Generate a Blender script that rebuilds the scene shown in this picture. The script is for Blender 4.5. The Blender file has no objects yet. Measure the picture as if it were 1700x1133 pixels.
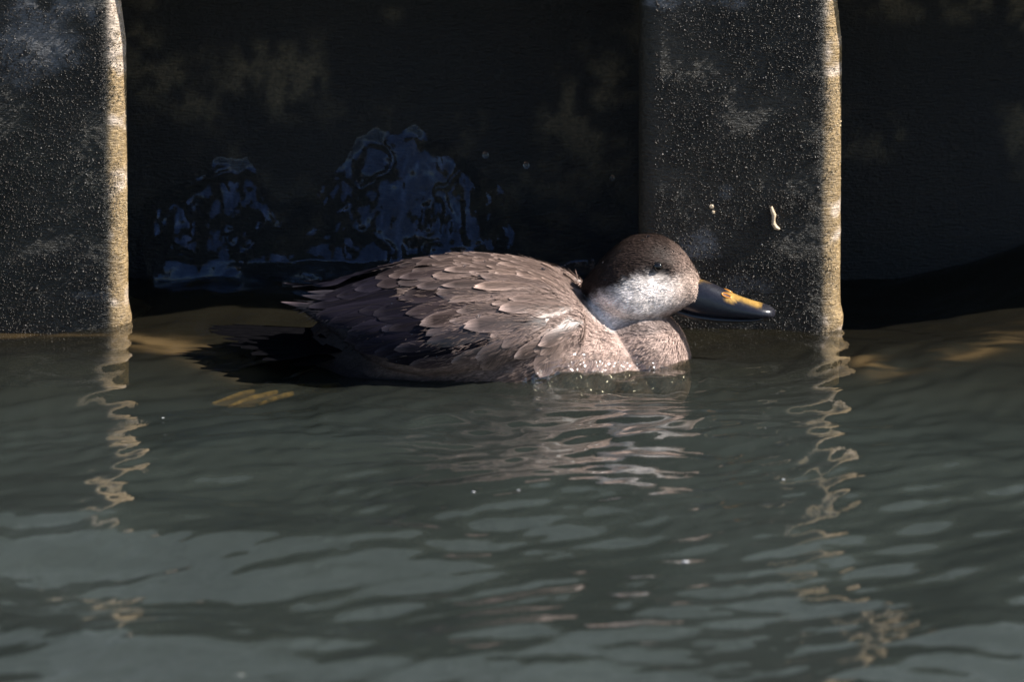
import bpy, bmesh, math, random
import numpy as np
from mathutils import Vector, Matrix, noise
from mathutils.bvhtree import BVHTree

random.seed(7)
rng = np.random.default_rng(7)
S = bpy.context.scene
COL = S.collection
R = math.radians

# ---------------------------------------------------------------- camera
TH = R(12.0)            # the photographer looks down on the water
DIST = 8.0
AIM = Vector((0.0, 0.0, -0.0107))
CAM = AIM + Vector((0, -math.cos(TH), math.sin(TH))) * DIST
cd = bpy.data.cameras.new('camera')
cam = bpy.data.objects.new('camera', cd)
COL.objects.link(cam)
cam.location = CAM
cam.rotation_euler = (R(90) - TH, 0, 0)
cd.sensor_width = 36.0
cd.lens = 36.0 * DIST / 0.85
cd.clip_start = 0.5
cd.clip_end = 2000
cd.dof.use_dof = True
cd.dof.focus_distance = DIST - 0.15
cd.dof.aperture_fstop = 9.0
S.camera = cam

# ---------------------------------------------------------------- sky, sun, exposure
SUN_EL, SUN_FRONT = R(40), R(3)     # from the right, almost along the wall
SUN = Vector((math.cos(SUN_EL) * math.cos(SUN_FRONT), -math.cos(SUN_EL) * math.sin(SUN_FRONT), math.sin(SUN_EL)))
w = bpy.data.worlds.new('World')
S.world = w
w.use_nodes = True
wn = w.node_tree
sky = wn.nodes.new('ShaderNodeTexSky')
sky.sky_type = 'NISHITA'
sky.sun_disc = False
sky.ozone_density = 4.0
sky.dust_density = 0.4
sky.sun_elevation = SUN_EL
sky.sun_rotation = R(90) + SUN_FRONT
wn.links.new(sky.outputs[0], wn.nodes['Background'].inputs[0])
wn.nodes['Background'].inputs[1].default_value = 0.065
sl = bpy.data.lights.new('sun', 'SUN')
sl.energy = 5.0
sl.angle = R(0.5)
sl.color = (1.0, 0.95, 0.88)
so = bpy.data.objects.new('sun', sl)
COL.objects.link(so)
so.location = SUN * 20
so.rotation_euler = (-SUN).to_track_quat('-Z', 'Y').to_euler()
S.view_settings.view_transform = 'Standard'
S.view_settings.look = 'None'
S.view_settings.exposure = 1.1
S.view_settings.gamma = 1.0
S.render.engine = 'CYCLES'
S.cycles.max_bounces = 4
S.cycles.transparent_max_bounces = 8
S.cycles.sample_clamp_indirect = 6.0
S.cycles.use_denoising = True

# ---------------------------------------------------------------- helpers
RIGHT = Vector((1, 0, 0)); UP = Vector((0, math.sin(TH), math.cos(TH))); FWD = Vector((0, math.cos(TH), -math.sin(TH)))
HALF = 0.425 / DIST

def ray(px, py):
    a = (px - 850) / 850 * HALF
    b = -(py - 566.5) / 850 * HALF
    return (FWD + RIGHT * a + UP * b).normalized()

def at_y(px, py, Y):
    """the point a plan position in the photo has on the upright plane y = Y"""
    d = ray(px, py)
    return CAM + d * ((Y - CAM.y) / d.y)

def at_z(px, py, Z=0.0):
    d = ray(px, py)
    return CAM + d * ((Z - CAM.z) / d.z)

def link(o, parent=None):
    COL.objects.link(o)
    if parent is not None:
        o.parent = parent
    return o

def mesh_np(name, V, F, mats, smooth=True):
    """V (n,3) array, F (m,k) array of quads or tris -> mesh"""
    me = bpy.data.meshes.new(name)
    V = np.asarray(V, dtype=np.float32); F = np.asarray(F, dtype=np.int32)
    k = F.shape[1]
    me.vertices.add(len(V)); me.vertices.foreach_set('co', V.ravel())
    me.loops.add(F.size); me.loops.foreach_set('vertex_index', F.ravel())
    me.polygons.add(len(F))
    me.polygons.foreach_set('loop_start', np.arange(0, F.size, k, dtype=np.int32))
    me.polygons.foreach_set('loop_total', np.full(len(F), k, dtype=np.int32))
    me.polygons.foreach_set('use_smooth', np.full(len(F), smooth, dtype=bool))
    me.update(calc_edges=True)
    me.validate()
    for m in (mats if isinstance(mats, (list, tuple)) else [mats]):
        me.materials.append(m)
    return me

def grid_faces(nu, nv):
    i = np.arange(nu - 1)[:, None] * nv + np.arange(nv - 1)[None, :]
    i = i.ravel()
    return np.stack([i, i + nv, i + nv + 1, i + 1], 1)

def obj(name, me, parent=None):
    return link(bpy.data.objects.new(name, me), parent)

def tag(o, label=None, cat=None, group=None, kind=None):
    if label: o['label'] = label
    if cat: o['category'] = cat
    if group: o['group'] = group
    if kind: o['kind'] = kind
    return o

def empty(name, loc, label, cat, group=None):
    o = bpy.data.objects.new(name, None)
    o.location = loc
    o.empty_display_size = 0.02
    COL.objects.link(o)
    return tag(o, label, cat, group)

def set_col(me, C, name='Col'):
    a = me.color_attributes.new(name, 'FLOAT_COLOR', 'POINT')
    C4 = np.ones((len(me.vertices), 4), dtype=np.float32)
    C4[:, :3] = C
    a.data.foreach_set('color', C4.ravel())

def smooth01(x, a, b):
    t = np.clip((x - a) / (b - a), 0, 1)
    return t * t * (3 - 2 * t)

_tab = rng.random((64, 64, 64)).astype(np.float32)
def vnoise(x, y, z=0.0):
    """smooth value noise, 0..1, vectorised"""
    x = np.asarray(x, dtype=np.float64); y = np.asarray(y, dtype=np.float64); z = np.asarray(z, dtype=np.float64) + 0 * x
    xi, yi, zi = np.floor(x).astype(int), np.floor(y).astype(int), np.floor(z).astype(int)
    fx, fy, fz = x - xi, y - yi, z - zi
    fx, fy, fz = [f * f * (3 - 2 * f) for f in (fx, fy, fz)]
    g = lambda a, b, c: _tab[(xi + a) & 63, (yi + b) & 63, (zi + c) & 63]
    l = lambda a, b, t: a + (b - a) * t
    return l(l(l(g(0,0,0), g(1,0,0), fx), l(g(0,1,0), g(1,1,0), fx), fy),
             l(l(g(0,0,1), g(1,0,1), fx), l(g(0,1,1), g(1,1,1), fx), fy), fz)

def fbm(x, y, z=0.0, octv=4):
    s, a, n = 0, 0.5, 0
    for k in range(octv):
        f = 2.03 ** k
        s = s + a * vnoise(x * f + 7.1 * k, y * f + 3.3 * k, z * f + 1.7 * k)
        n += a; a *= 0.5
    return s / n

# ---------------------------------------------------------------- materials
class NT:
    def __init__(self, name):
        self.m = bpy.data.materials.new(name)
        self.m.use_nodes = True
        self.t = self.m.node_tree
        self.b = self.t.nodes['Principled BSDF']
        self.out = self.t.nodes['Material Output']
    def n(self, typ, **kw):
        nd = self.t.nodes.new(typ)
        for k, v in kw.items():
            if k[0] == 'i' and k[1:].isdigit():
                nd.inputs[int(k[1:])].default_value = v
            elif k in nd.inputs:
                nd.inputs[k].default_value = v
            else:
                setattr(nd, k, v)
        return nd
    def l(self, a, b):
        self.t.links.new(a, b)
    def pos(self, scale=(1, 1, 1)):
        g = self.n('ShaderNodeNewGeometry')
        mp = self.n('ShaderNodeMapping')
        mp.inputs['Scale'].default_value = scale
        self.l(g.outputs['Position'], mp.inputs[0])
        return mp.outputs[0]
    def noise(self, vec, scale, detail=4, rough=0.6):
        nd = self.n('ShaderNodeTexNoise')
        nd.inputs['Scale'].default_value = scale
        nd.inputs['Detail'].default_value = detail
        nd.inputs['Roughness'].default_value = rough
        self.l(vec, nd.inputs['Vector'])
        return nd.outputs['Fac']
    def ramp(self, fac, stops):
        nd = self.n('ShaderNodeValToRGB')
        e = nd.color_ramp.elements
        while len(e) < len(stops): e.new(0.5)
        for el, (p, c) in zip(e, stops):
            el.position = p
            el.color = (*c, 1) if len(c) == 3 else c
        self.l(fac, nd.inputs[0])
        return nd.outputs[0]
    def mix(self, fac, a, b, mode='MIX'):
        nd = self.n('ShaderNodeMix', data_type='RGBA', blend_type=mode)
        for sock, v in ((nd.inputs[0], fac), (nd.inputs[6], a), (nd.inputs[7], b)):
            if isinstance(v, (int, float)): sock.default_value = v
            elif isinstance(v, tuple): sock.default_value = (*v, 1)
            else: self.l(v, sock)
        return nd.outputs[2]
    def bump(self, height, strength=0.5, dist=0.001):
        nd = self.n('ShaderNodeBump')
        nd.inputs['Strength'].default_value = strength
        nd.inputs['Distance'].default_value = dist
        self.l(height, nd.inputs['Height'])
        return nd.outputs[0]

def mat_pile():
    """algae-stained steel: vertex colour for the zones, noise for grime and relief"""
    k = NT('sheet_pile_steel')
    at = k.n('ShaderNodeVertexColor', layer_name='Col')
    p = k.pos()
    n1 = k.noise(p, 260, 5, 0.7)
    n2 = k.noise(k.pos((1, 1, 5)), 130, 4, 0.6)
    c = k.mix(1.0, at.outputs[0], k.ramp(n1, [(0.3, (0.45, 0.45, 0.45)), (0.7, (1.5, 1.5, 1.5))]), 'MULTIPLY')
    c = k.mix(1.0, c, k.ramp(n2, [(0.35, (0.7, 0.68, 0.62)), (0.65, (1.2, 1.2, 1.2))]), 'MULTIPLY')
    k.l(c, k.b.inputs['Base Color'])
    k.l(k.ramp(n2, [(0.3, (0.28,) * 3), (0.7, (0.62,) * 3)]), k.b.inputs['Roughness'])
    h = k.mix(0.5, n1, n2)
    k.l(k.bump(h, 1.0, 0.0032), k.b.inputs['Normal'])
    return k.m

def mat_crust():
    k = NT('barnacle_crust')
    p = k.pos()
    n1 = k.noise(p, 500, 3, 0.6)
    n2 = k.noise(p, 30, 3, 0.6)
    at = k.n('ShaderNodeVertexColor', layer_name='Col')
    c = k.mix(1.0, at.outputs[0], k.ramp(n1, [(0.35, (0.5, 0.5, 0.5)), (0.7, (1.7, 1.6, 1.5))]), 'MULTIPLY')
    k.l(c, k.b.inputs['Base Color'])
    k.l(k.ramp(n2, [(0.3, (0.3,) * 3), (0.7, (0.6,) * 3)]), k.b.inputs['Roughness'])
    return k.m

def mat_water(name, murk, transp, rough=0.015, bump=0.35, ior=1.333, tint=(0.86, 0.84, 0.70), gloss=(1, 1, 1), vertex_murk=False):
    k = NT(name)
    k.t.nodes.remove(k.b)
    p = k.pos((1, 0.55, 1))
    n1 = k.noise(p, 120, 3, 0.55)
    nrm = k.bump(n1, bump, 0.0006)
    fr = k.n('ShaderNodeFresnel'); fr.inputs['IOR'].default_value = ior
    k.l(nrm, fr.inputs['Normal'])
    gl = k.n('ShaderNodeBsdfGlossy'); gl.inputs['Roughness'].default_value = rough
    gl.inputs['Color'].default_value = (*gloss, 1)
    k.l(nrm, gl.inputs['Normal'])
    df = k.n('ShaderNodeBsdfDiffuse')
    n2 = k.noise(k.pos((1, 0.35, 1)), 9, 4, 0.55)
    mott = k.ramp(n2, [(0.3, (0.8, 0.8, 0.8)), (0.7, (1.15, 1.15, 1.15))])
    if vertex_murk:
        at = k.n('ShaderNodeVertexColor', layer_name='Col')
        k.l(k.mix(1.0, at.outputs[0], mott, 'MULTIPLY'), df.inputs['Color'])
    else:
        k.l(k.mix(1.0, murk, mott, 'MULTIPLY'), df.inputs['Color'])
    tr = k.n('ShaderNodeBsdfTransparent'); tr.inputs['Color'].default_value = (*tint, 1)
    m1 = k.n('ShaderNodeMixShader'); m1.inputs[0].default_value = transp
    k.l(df.outputs[0], m1.inputs[1]); k.l(tr.outputs[0], m1.inputs[2])
    m2 = k.n('ShaderNodeMixShader')
    geo = k.n('ShaderNodeNewGeometry')
    inv = k.n('ShaderNodeMath', operation='SUBTRACT'); inv.inputs[0].default_value = 1.0; k.l(geo.outputs['Backfacing'], inv.inputs[1])
    fb = k.n('ShaderNodeMath', operation='MULTIPLY'); k.l(fr.outputs[0], fb.inputs[0]); k.l(inv.outputs[0], fb.inputs[1])
    k.l(fb.outputs[0], m2.inputs[0]); k.l(m1.outputs[0], m2.inputs[1]); k.l(gl.outputs[0], m2.inputs[2])
    k.l(m2.outputs[0], k.out.inputs['Surface'])
    return k.m

def mat_plain(name, col, rough=0.5, var=0.25, scale=200, bump=0.0, spec=0.5, coat=0.0):
    k = NT(name)
    n1 = k.noise(k.pos(), scale, 4, 0.6)
    a = tuple(c * (1 - var) for c in col); b = tuple(min(1, c * (1 + var)) for c in col)
    k.l(k.ramp(n1, [(0.3, a), (0.7, b)]), k.b.inputs['Base Color'])
    k.b.inputs['Roughness'].default_value = rough
    k.b.inputs['Specular IOR Level'].default_value = spec
    k.b.inputs['Coat Weight'].default_value = coat
    k.b.inputs['Coat Roughness'].default_value = 0.1
    if bump:
        k.l(k.bump(n1, bump, 0.001), k.b.inputs['Normal'])
    return k.m

def mat_plumage(name, rough=0.5, bump=0.3):
    k = NT(name)
    at = k.n('ShaderNodeVertexColor', layer_name='Col')
    p = k.pos((0.35, 1, 1))
    n1 = k.noise(p, 900, 3, 0.6)
    n2 = k.noise(k.pos(), 140, 3, 0.6)
    c = k.mix(1.0, at.outputs[0], k.ramp(n1, [(0.3, (0.6, 0.6, 0.6)), (0.7, (1.4, 1.38, 1.36))]), 'MULTIPLY')
    c = k.mix(1.0, c, k.ramp(n2, [(0.3, (0.75, 0.74, 0.73)), (0.7, (1.2, 1.2, 1.2))]), 'MULTIPLY')
    k.l(c, k.b.inputs['Base Color'])
    k.b.inputs['Roughness'].default_value = rough
    k.b.inputs['Sheen Weight'].default_value = 0.0
    k.b.inputs['Sheen Roughness'].default_value = 0.4
    k.b.inputs['Specular IOR Level'].default_value = 0.06
    k.l(k.bump(n1, bump, 0.0005), k.b.inputs['Normal'])
    return k.m

def mat_feather(spec, rough):
    """vertex colour for the vane; barbs and shaft from the feather's own UV"""
    k = NT('wet_feather')
    at = k.n('ShaderNodeVertexColor', layer_name='Col')
    uv = k.n('ShaderNodeUVMap')
    sep = k.n('ShaderNodeSeparateXYZ'); k.l(uv.outputs[0], sep.inputs[0])
    ab = k.n('ShaderNodeMath', operation='ABSOLUTE'); k.l(sep.outputs[0], ab.inputs[0])
    ph = k.n('ShaderNodeMath', operation='MULTIPLY_ADD'); k.l(ab.outputs[0], ph.inputs[0])
    ph.inputs[1].default_value = -0.55; k.l(sep.outputs[1], ph.inputs[2])
    nz = k.n('ShaderNodeTexNoise'); nz.inputs['Scale'].default_value = 3.0
    k.l(uv.outputs[0], nz.inputs['Vector'])
    ph2 = k.n('ShaderNodeMath', operation='MULTIPLY_ADD'); k.l(nz.outputs[0], ph2.inputs[0])
    ph2.inputs[1].default_value = 0.12; k.l(ph.outputs[0], ph2.inputs[2])
    comb = k.n('ShaderNodeCombineXYZ'); k.l(ph2.outputs[0], comb.inputs[0])
    oi = k.n('ShaderNodeObjectInfo')
    k.l(oi.outputs['Random'], comb.inputs[1])
    barb = k.n('ShaderNodeTexNoise'); barb.inputs['Scale'].default_value = 26; barb.inputs['Detail'].default_value = 3
    k.l(comb.outputs[0], barb.inputs['Vector'])
    sh = k.n('ShaderNodeMath', operation='LESS_THAN'); k.l(ab.outputs[0], sh.inputs[0]); sh.inputs[1].default_value = 0.035
    c = k.mix(1.0, at.outputs[0], k.ramp(barb.outputs[0], [(0.32, (0.5, 0.49, 0.48)), (0.68, (1.55, 1.52, 1.48))]), 'MULTIPLY')
    rnd = k.ramp(oi.outputs['Random'], [(0.0, (0.75, 0.74, 0.76)), (1.0, (1.25, 1.22, 1.2))])
    c = k.mix(1.0, c, rnd, 'MULTIPLY')
    shd = k.n('ShaderNodeMath', operation='MULTIPLY'); k.l(sh.outputs[0], shd.inputs[0]); shd.inputs[1].default_value = 0.5
    c = k.mix(shd.outputs[0], c, (0.02, 0.016, 0.015))
    k.l(c, k.b.inputs['Base Color'])
    k.b.inputs['Roughness'].default_value = rough
    k.b.inputs['Sheen Weight'].default_value = 0.0
    k.b.inputs['Specular IOR Level'].default_value = spec
    k.l(k.bump(barb.outputs[0], 0.4, 0.0004), k.b.inputs['Normal'])
    return k.m

M_PILE = mat_pile()
M_CRUST = mat_crust()
M_WATER = mat_water('murky_river_water', (0.028, 0.030, 0.023), 0.36, vertex_murk=True)
M_FILM = mat_water('blue_gloss_water_film', (0.01, 0.011, 0.012), 0.97, rough=0.01, bump=0.25, ior=1.5, tint=(0.9, 0.9, 0.9), gloss=(0.50, 0.62, 0.95))  # gloss tinted blue, painting in a deeper sky reflection
M_LENS = mat_water('clear_lapping_water', (0.05, 0.045, 0.04), 0.95, rough=0.09, bump=0.8, ior=1.7, tint=(0.97, 0.96, 0.95))
M_BED = mat_plain('river_silt', (0.019, 0.019, 0.015), 0.9, 0.3, 12, 0, 0.0)
kc = NT('tide_stained_concrete')
_p = kc.n('ShaderNodeNewGeometry')
_sx = kc.n('ShaderNodeSeparateXYZ'); kc.l(_p.outputs['Position'], _sx.inputs[0])
_n1 = kc.noise(kc.pos((1, 1, 0.25)), 7, 5, 0.6)
_n2 = kc.noise(kc.pos(), 22, 4, 0.6)
_m = kc.n('ShaderNodeMath', operation='MULTIPLY_ADD'); kc.l(_n1, _m.inputs[0]); _m.inputs[1].default_value = 0.9; kc.l(_sx.outputs[2], _m.inputs[2])
_r = kc.n('ShaderNodeMapRange'); kc.l(_m.outputs[0], _r.inputs[0]); _r.inputs[1].default_value = 0.58; _r.inputs[2].default_value = 1.0
_c = kc.ramp(_r.outputs[0], [(0.0, (0.10, 0.105, 0.085)), (0.5, (0.42, 0.44, 0.38)), (1.0, (0.72, 0.74, 0.66))])
kc.l(kc.mix(1.0, _c, kc.ramp(_n2, [(0.3, (0.75,) * 3), (0.7, (1.15,) * 3)]), 'MULTIPLY'), kc.b.inputs['Base Color'])
kc.b.inputs['Roughness'].default_value = 0.85
M_CONC = kc.m
M_PLUM = mat_plumage('duck_plumage')
M_FEATH = mat_feather(0.45, 0.38)
M_FEATH_DARK = mat_feather(0.04, 0.55)
kt = NT('black_tail_feather')
kt.t.nodes.remove(kt.b)
_d = kt.n('ShaderNodeBsdfDiffuse'); kt.l(kt.ramp(kt.noise(kt.pos((0.2, 1, 1)), 500, 3), [(0.3, (0.002, 0.002, 0.0025)), (0.7, (0.005, 0.0047, 0.0055))]), _d.inputs[0])
kt.l(_d.outputs[0], kt.out.inputs['Surface'])
M_TAIL = kt.m
M_EYE = mat_plain('dark_eye', (0.008, 0.006, 0.005), 0.06, 0.2, 400, 0, 0.6)
M_FOOT = mat_plain('ochre_foot_skin', (0.38, 0.235, 0.06), 0.7, 0.8, 70, 0.4, 0.1)
M_WEB = mat_plain('dusky_foot_web', (0.19, 0.12, 0.04), 0.7, 0.7, 60, 0.4, 0.1)
M_TUBE = mat_plain('pale_worm_tube', (0.55, 0.42, 0.28), 0.5, 0.35, 500, 0.5)
M_FOAM = mat_plain('white_foam', (0.5, 0.5, 0.52), 0.5, 0.1, 500)
kd = NT('clear_water_bead')
kd.b.inputs['Base Color'].default_value = (1, 1, 1, 1)
kd.b.inputs['Roughness'].default_value = 0.03
kd.b.inputs['IOR'].default_value = 1.333
kd.b.inputs['Transmission Weight'].default_value = 1.0
M_BEAD = kd.m

# ---------------------------------------------------------------- water and river bed
DY = -0.11                      # the duck's own mid-plane

def water_h(x, y):
    r = np.random.default_rng(21)
    h = np.zeros_like(x)
    # domain warp so that crests wander
    wx = 0.05 * (fbm(x * 3.1 + 9, y * 2.0 + 4, 0.3, 3) - 0.5)
    wy = 0.16 * (fbm(x * 2.3 + 2, y * 1.6 + 8, 0.7, 3) - 0.5)
    X, Y = x + wx, y + wy
    diag = smooth01(x, 0.1, 0.5)          # on the right the crests run diagonally away
    near_ = 1.0 + 0.8 * smooth01(y, -0.85, -0.55) * (1 - smooth01(y, -0.12, -0.04))     # livelier chop between duck and open water
    for lam, slope, n, spread in ((0.60, 0.075, 3, 0.5), (0.32, 0.120, 6, 0.8), (0.13, 0.070, 7, 1.2), (0.055, 0.085, 8, 1.8), (0.024, 0.065, 9, 2.2)):
        for i in range(n):
            a = math.pi / 2 + r.normal(0, spread * 0.6)
            L = lam * r.uniform(0.75, 1.3)
            kk = 2 * math.pi / L
            amp = slope / kk * r.uniform(0.5, 1.0) * math.sqrt(2.0 / n)
            kx, ky = math.cos(a) * kk, math.sin(a) * kk
            q = amp * np.sin(kx * X + ky * Y + r.uniform(0, 6.28))
            # patchiness
            pt_ = vnoise(x * 0.6 / lam + i * 3.7, y * 0.35 / lam + i * 1.3, lam * 50)
            q = q * (0.4 + 1.2 * pt_ if lam > 0.1 else (0.15 + 2.4 * pt_ ** 2) * near_)
            h = h + q
    h = h + 0.014 * diag * np.sin(2 * math.pi * (2.5 * x - 1.3 * y) + 0.9)
    calm = 1 - 0.45 * smooth01(-y, -0.05, 0.0)
    h = h * calm
    # ripples ringing the duck's breast and the wave it pushes up along its near flank
    dx, dy = x - 0.10, (y - DY) * 1.0
    rr = np.sqrt((dx / 1.55) ** 2 + dy ** 2)
    h = h + 0.0014 * np.sin((rr - 0.09) * 2 * math.pi / 0.033) * np.exp(-np.clip(rr - 0.09, 0, 9) / 0.10) * smooth01(rr, 0.07, 0.10)
    sx = np.exp(-((x - 0.075) / 0.075) ** 2)
    bow = np.exp(-((y + 0.195) / 0.022) ** 2) * sx
    h = h + 0.010 * bow + 0.009 * np.exp(-(((x - 0.142) / 0.05) ** 2 + ((y + 0.145) / 0.035) ** 2))
    lump = (vnoise(x * 75, y * 55, 3.2) - 0.5) * 0.006 + (vnoise(x * 170, y * 120, 8.2) - 0.5) * 0.0022
    h = h + 1.3 * lump * np.exp(-((y + 0.205) / 0.028) ** 2) * np.exp(-((x - 0.09) / 0.085) ** 2)
    # slop against the wall: higher to the right, and in the recess behind the duck
    h = h + 0.022 * smooth01(y, -0.30, 0.12) * smooth01(x, 0.26, 0.52)
    return h

def spaced(lo, hi, dlo, dhi, step, grow=1.22):
    c = list(np.arange(dlo, dhi + 1e-9, step))
    s, v = step, dhi
    while v < hi:
        s *= grow; v += s; c.append(min(v, hi))
    s, v = step, dlo
    while v > lo:
        s *= grow; v -= s; c.insert(0, max(v, lo))
    return np.array(c)

xs = spaced(-60, 60, -0.48, 0.48, 0.0019)
ys = spaced(-120, 0.22, -1.75, 0.22, 0.0029)
XX, YY = np.meshgrid(xs, ys, indexing='ij')
fade = 1 / (1 + np.maximum(0, np.abs(XX) - 1.0) * 0.8)
HH = water_h(XX, YY) * fade
V = np.stack([XX.ravel(), YY.ravel(), HH.ravel()], 1)
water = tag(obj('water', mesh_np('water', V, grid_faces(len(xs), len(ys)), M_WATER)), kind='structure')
# water colour: grey green further out, shade near the piles painted in darker brown
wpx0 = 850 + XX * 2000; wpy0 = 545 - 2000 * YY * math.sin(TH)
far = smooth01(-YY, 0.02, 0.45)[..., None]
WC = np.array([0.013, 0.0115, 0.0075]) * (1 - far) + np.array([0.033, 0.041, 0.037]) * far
def tan_streak(pts, wid):  # tan streaks trailing off the pile corners
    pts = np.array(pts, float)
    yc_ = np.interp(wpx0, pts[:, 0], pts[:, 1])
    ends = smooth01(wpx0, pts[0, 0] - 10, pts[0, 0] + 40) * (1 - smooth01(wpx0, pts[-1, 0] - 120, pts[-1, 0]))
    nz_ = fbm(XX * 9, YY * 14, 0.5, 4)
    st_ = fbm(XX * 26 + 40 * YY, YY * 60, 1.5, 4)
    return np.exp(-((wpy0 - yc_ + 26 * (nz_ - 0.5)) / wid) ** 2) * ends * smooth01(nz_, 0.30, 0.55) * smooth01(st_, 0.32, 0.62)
pm = np.clip(tan_streak([(195, 566), (300, 582), (400, 598), (520, 600)], 13) + tan_streak([(1395, 604), (1480, 606), (1600, 592), (1760, 566)], 13) + 0.6 * tan_streak([(-60, 556), (60, 552), (215, 556), (260, 560)], 9), 0, 1)[..., None]
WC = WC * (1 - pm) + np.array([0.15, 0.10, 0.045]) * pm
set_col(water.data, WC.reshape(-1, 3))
tag(water, 'dark grey green rippled river water')
bed = mesh_np('silty_water', [(-60, -120, -0.05), (60, -120, -0.05), (60, 0.5, -0.05), (-60, 0.5, -0.05)], [(0, 1, 2, 3)], M_BED)
tag(obj('silty_water', bed), 'opaque silty water below the surface', kind='structure')

# ---------------------------------------------------------------- sheet pile wall
FL_W, FL_R, DEPTH, PERIOD = 0.1675, 0.0180, 0.17, 0.5915
FX0 = (1060 + 1395) / 2 / 2000 - 0.425          # centre of the flange behind the duck's bill
wall = empty('sheet_piling', (FX0, 0, 0), 'corroded dark sheet pile wall rising from the water behind the duck', 'wall')
wall_inv = Matrix.Translation((-FX0, 0, 0))

def flange_profile(n_face):
    pts = []
    hw = FL_W / 2
    for t in np.linspace(0, 1, 7)[:-1]:
        pts.append((-hw + 0.010 * (1 - t), DEPTH + 0.01 - (DEPTH + 0.01 - FL_R) * t, 0.0))
    for a in np.linspace(0, 90, 11):
        pts.append((-hw + FL_R - FL_R * math.cos(R(a)), FL_R - FL_R * math.sin(R(a)), 0.0))
    for t in np.linspace(0, 1, n_face)[1:-1]:
        pts.append((-hw + FL_R + (FL_W - 2 * FL_R) * t, 0.0, 0.5))
    for a in np.linspace(90, 0, 19):
        pts.append((hw - FL_R + FL_R * math.cos(R(a)), FL_R - FL_R * math.sin(R(a)), 1.0))
    for t in np.linspace(0, 1, 9)[1:]:
        pts.append((hw - 0.016 * t, FL_R + (DEPTH + 0.01 - FL_R) * t, 1.0))
    return np.array(pts)

BLOBS = [  # grey scars on the steel: photo x, y, radii, strength
    (1160, 405, 38, 26, 0.9), (1205, 318, 14, 14, 0.6), (1240, 470, 50, 18, 0.45), (1120, 6, 60, 14, 0.9), (1200, 4, 70, 16, 0.9),
    (60, 60, 110, 80, 0.8), (40, 120, 40, 40, 0.6), (90, 100, 25, 12, 0.8), (170, 490, 60, 10, 0.4)]

def pile_colour(x, y, z, part):
    """colour of the steel: dark algae below, dry grey steel above, tan with sunlight painted in on the exposed corner"""
    px = 850 + x * 2000; py = 545 - 2000 * (z * math.cos(TH) + y * math.sin(TH))
    n = fbm(x * 22, z * 22, y * 22, 4); n2 = fbm(x * 70 + 5, z * 70, y * 70, 3); n3 = fbm(x * 9 + 3, z * 9 + 8, y * 9, 3)
    dark = np.stack([0.014 + 0.024 * n, 0.012 + 0.019 * n, 0.008 + 0.011 * n], -1)
    olive = np.array([0.030, 0.027, 0.014])
    f = smooth01(n3, 0.5, 0.72)[..., None]
    C = dark * (1 - 0.6 * f) + olive * 0.6 * f
    grey = np.array([0.13, 0.127, 0.13])
    dry = smooth01(z + 0.10 * (n - 0.5) + 0.05 * (n2 - 0.5), 0.285, 0.33)
    for bx, by, rx, ry, s in BLOBS:
        d = ((px - bx) / rx) ** 2 + ((py - by) / ry) ** 2
        dry = np.maximum(dry, s * smooth01(-d + 1.2 * (n2 - 0.5) * 2, -1.0, -0.2))
    dry = np.clip(dry, 0, 1)[..., None]
    C = C * (1 - dry) + (grey * (0.65 + 0.6 * n2[..., None])) * dry
    if part is not None:
        cor = part[..., None]
        tan = np.array([0.25, 0.170, 0.080]) * (0.5 + 1.0 * n2[..., None])  # sunlight on the right-hand corner painted into its tan
        pale = np.array([0.62, 0.52, 0.45])
        pf = smooth01(fbm(x * 34 + 2, z * 40 + 6, 0.4, 4), 0.54, 0.64)[..., None]
        tan = tan * (1 - 0.6 * pf) + pale * 0.6 * pf
        C = C * (1 - cor) + tan * cor
    return C

def z_rows(fine):
    if fine:
        return np.concatenate([np.arange(-0.5, -0.06, 0.04), np.arange(-0.06, 0.298, 0.0022), [0.30]])
    return np.concatenate([np.arange(-0.5, 0.30, 0.05), [0.30]])

def make_flange(cx, fine):
    P = flange_profile(60 if fine else 12)
    Z = z_rows(fine)
    X = P[:, 0][:, None] + cx + 0 * Z[None, :]
    Y = P[:, 1][:, None] + 0 * Z[None, :]
    part = P[:, 2][:, None] + 0 * Z[None, :]
    ZZ = Z[None, :] + 0 * X
    # the exposed corner leans back a touch towards the top and is eaten unevenly
    corner = smooth01(X - cx, FL_W / 2 - 0.03, FL_W / 2)
    X = X - 0.0045 * corner * smooth01(ZZ, 0.235, 0.285) + 0.0016 * corner * (fbm(ZZ * 60, Y * 30, cx, 3) - 0.5)
    X = X + 0.003 * corner * np.exp(-((ZZ - 0.006) / 0.012) ** 2)
    Y = Y + 0.0022 * (fbm(X * 14, ZZ * 14, 1.5, 3) - 0.5) + 0.0012 * (fbm(X * 160, ZZ * 220, 4.5, 3) - 0.5)
    cornmask = np.where(part > 0.9, 1.0, 0.0) * smooth01(X - cx + 0.004 * (fbm(ZZ * 40, X * 40, 2.2, 3) - 0.5), FL_W / 2 - FL_R * 0.98, FL_W / 2 - FL_R * 0.55)
    C = pile_colour(X, Y, ZZ, cornmask)
    me = mesh_np('pile_flange', np.stack([X.ravel() - FX0, Y.ravel(), ZZ.ravel()], 1), grid_faces(*X.shape)[:, ::-1], M_PILE)
    set_col(me, C.reshape(-1, 3))
    return me

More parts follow.
